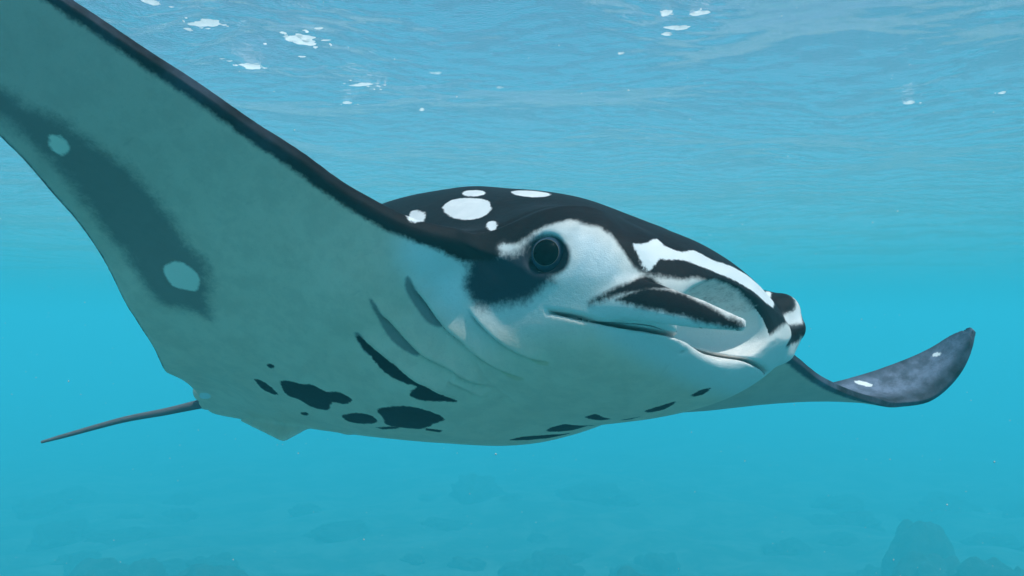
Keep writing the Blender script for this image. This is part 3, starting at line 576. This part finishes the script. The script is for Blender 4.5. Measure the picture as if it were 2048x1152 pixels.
big=[(17.0,36.0,1.9,1.9,5.0,'tallest dark domed coral boulder of the reef beneath the curled wing tip'),
     (18.6,42.0,1.6,1.6,4.3,'narrow dark coral boulder standing close behind the tallest domed one'),
     (19.4,35.5,2.2,2.0,4.2,ridge),(12.8,37.0,2.2,2.0,3.6,ridge),(6.5,38.5,3.4,2.2,3.3,ridge),(.5,37.5,3.2,2.2,3.0,ridge),(-5.5,39.0,3.4,2.2,3.2,ridge),(-11.5,38.0,3.6,2.2,2.7,ridge),(-17,39.5,3.4,2.2,2.9,ridge)]
for k,(x,y,rx,ry,rz,lab) in enumerate(big):
    o=obj('coral_boulder',coral_mesh('coral_boulder',11+k,rx,ry,rz),None,cm); o.location=(x,y,floor_z(x,y)-.2); o['label']=lab; o['category']='coral'; o['group']='coral heads on the sea floor'
meshes=[coral_mesh('coral_mound',30+k,1,1,1) for k in range(6)]
for me_ in meshes: me_.materials.append(cm)
for k in range(46):
    y=rnd.uniform(46,72); x=rnd.uniform(-.60,.60)*y; s=rnd.uniform(.7,2.0)
    if math.hypot(x-25.6,y-54)<4.5: continue
    o=obj('coral_mound',meshes[k%6]); o.location=(x,y,floor_z(x,y)-.15); o.scale=(s*rnd.uniform(.8,1.6),s,s*rnd.uniform(.35,.8)); o.rotation_euler=(0,0,rnd.uniform(0,6.28))
    o['label']='low dark coral mound scattered on the hazy sea floor'; o['category']='coral'; o['group']='low coral mounds on the sea floor'
# ================================================================ glints on the surface, added as translucent white patches lit from above
fm,t=mat('glint'); oc=t.nodes.new('ShaderNodeTexCoord').outputs['Object']
tl=nd(t,'ShaderNodeBsdfTranslucent'); t.links.new(mixc(t,noise(t,oc,30,4,.6),(.80,.82,.82),(.95,.95,.95)),tl.inputs['Color']); df=nd(t,'ShaderNodeBsdfDiffuse'); df.inputs['Color'].default_value=(.85,.87,.88,1)
mx=nd(t,'ShaderNodeMixShader'); mx.inputs[0].default_value=.3; t.links.new(tl.outputs[0],mx.inputs[1]); t.links.new(df.outputs[0],mx.inputs[2]); o_=nd(t,'ShaderNodeOutputMaterial'); t.links.new(mx.outputs[0],o_.inputs[0])
FLECKS=[]
def glint(x,y,rx,ry,n_sat,seed,label):
    r=np.random.default_rng(seed); V=[];F=[]; n0=0
    blobs=[(0,0,rx,ry)]+[(r.normal()*rx*1.3,r.normal()*ry*1.5,rx*r.uniform(.06,.3),ry*r.uniform(.08,.3)) for k in range(n_sat)] if n_sat>=0 else [(0,0,rx,ry)]
    small_=blobs[1:]; blobs=blobs[:1]; FLECKS.extend([(x+b[0],y+b[1],b[2],b[3],r.integers(1e6)) for b in small_])
    for bx,by,ax,ay in blobs:
        n=40; a=np.arange(n)*2*np.pi/n; w=1+.22*np.sin(2*a+r.uniform(0,6))+.16*np.sin(3*a+r.uniform(0,6))+.10*np.sin(7*a+r.uniform(0,6))+.06*np.sin(13*a+r.uniform(0,6))
        c,s_=np.cos(a),np.sin(a); top=np.stack([bx+ax*w*c,by+ay*w*s_,np.zeros(n)],1); mid=np.stack([bx+ax*w*c*.6,by+ay*w*s_*.6,np.full(n,-.010)],1)
        V+=[top,mid,np.array([[bx,by,-.012]])]; i=np.arange(n); j=(i+1)%n
        F+=[np.stack([n0+i,n0+j,n0+n+j],1),np.stack([n0+i,n0+n+j,n0+n+i],1),np.stack([n0+n+i,n0+n+j,np.full(n,n0+2*n)],1)]; n0+=2*n+1
    o=obj('glint_patch',quad_mesh('glint_patch',np.concatenate(V),np.concatenate(F)[:,::-1]),None,fm)
    o.location=(x,y,-.055); o.rotation_euler=(0,0,r.uniform(-.3,.3)); o['label']=label; o['category']='glint'; o['group']='added glint patches on the surface'
wide='broad ragged white patch standing in for a glint on the water surface'; small='small white fleck standing in for a glint on the water surface'; pair='long white streak standing in for a glint among the tight cluster of streaks'
for k,(x,y,rx,ry,ns,lab) in enumerate(((-2.36,6.85,.115,.085,9,wide),(-1.72,7.25,.14,.11,16,wide),(-2.34,8.0,.11,.075,7,wide),(-1.45,8.6,.10,.05,9,wide),(-2.6,6.4,.06,.05,3,small),(-.70,8.2,.045,.04,3,small),(-.97,9.6,.03,.05,1,small),(-.12,8.7,.03,.03,1,small),(-1.72,9.3,.04,.06,3,small),
    (1.15,6.62,.050,.055,1,pair),(1.40,6.62,.065,.050,1,pair),(1.30,6.95,.085,.055,1,pair),(1.24,7.10,.05,.03,0,pair),(.93,7.6,.025,.025,0,small),(4.15,9.3,.06,.06,3,small),(4.9,8.9,.04,.04,1,small))):
    glint(x,y,rx,ry,ns,60+k,lab)
V=[];F=[];n0=0
for x,y,ax,ay,sd in FLECKS:
    r=np.random.default_rng(sd); n=14; a=np.arange(n)*2*np.pi/n; w=1+.2*np.sin(2*a+r.uniform(0,6))+.12*np.sin(3*a+r.uniform(0,6))
    V.append(np.stack([x+ax*w*np.cos(a),y+ay*w*np.sin(a),np.full(n,-.055)],1)); V.append(np.array([[x,y,-.062]])); i=np.arange(n); F.append(np.stack([n0+(i+1)%n,n0+i,np.full(n,n0+n)],1)); n0+=n+1
fl=obj('glint_flecks',quad_mesh('glint_flecks',np.concatenate(V),np.concatenate(F)),None,fm); fl['kind']='stuff'; fl['label']='tiny white flecks added as glints round the larger patches'
# ================================================================ plankton and silt drifting in the water
rg=np.random.default_rng(8); base=np.array([(1,0,0),(-1,0,0),(0,1,0),(0,-1,0),(0,0,1),(0,0,-1)],float)
tri=np.array([(0,2,4),(2,1,4),(1,3,4),(3,0,4),(2,0,5),(1,2,5),(3,1,5),(0,3,5)])
V_=[];F_=[]
for k in range(3200):
    y=rg.uniform(.35,1)**.6*7; p=np.array([rg.uniform(-1,1)*.75*(y+.6),y*rg.choice([1,1,1,-1]) ,SWIM_Z+rg.uniform(-.42,.5)*(y+.6)])
    if p[2]>-.15: continue
    r_=.0010*math.exp(rg.normal(.25,.55)); F_.append(tri+len(V_)*6); V_.append(p+base*r_*rg.uniform(.6,1.5,3))
pm=plain('silt',(.62,.62,.56),.8)
silt=obj('drifting_silt',quad_mesh('drifting_silt',np.concatenate(V_),np.concatenate(F_)),None,pm); silt['kind']='stuff'; silt['label']='pale specks of plankton and silt drifting in the water'
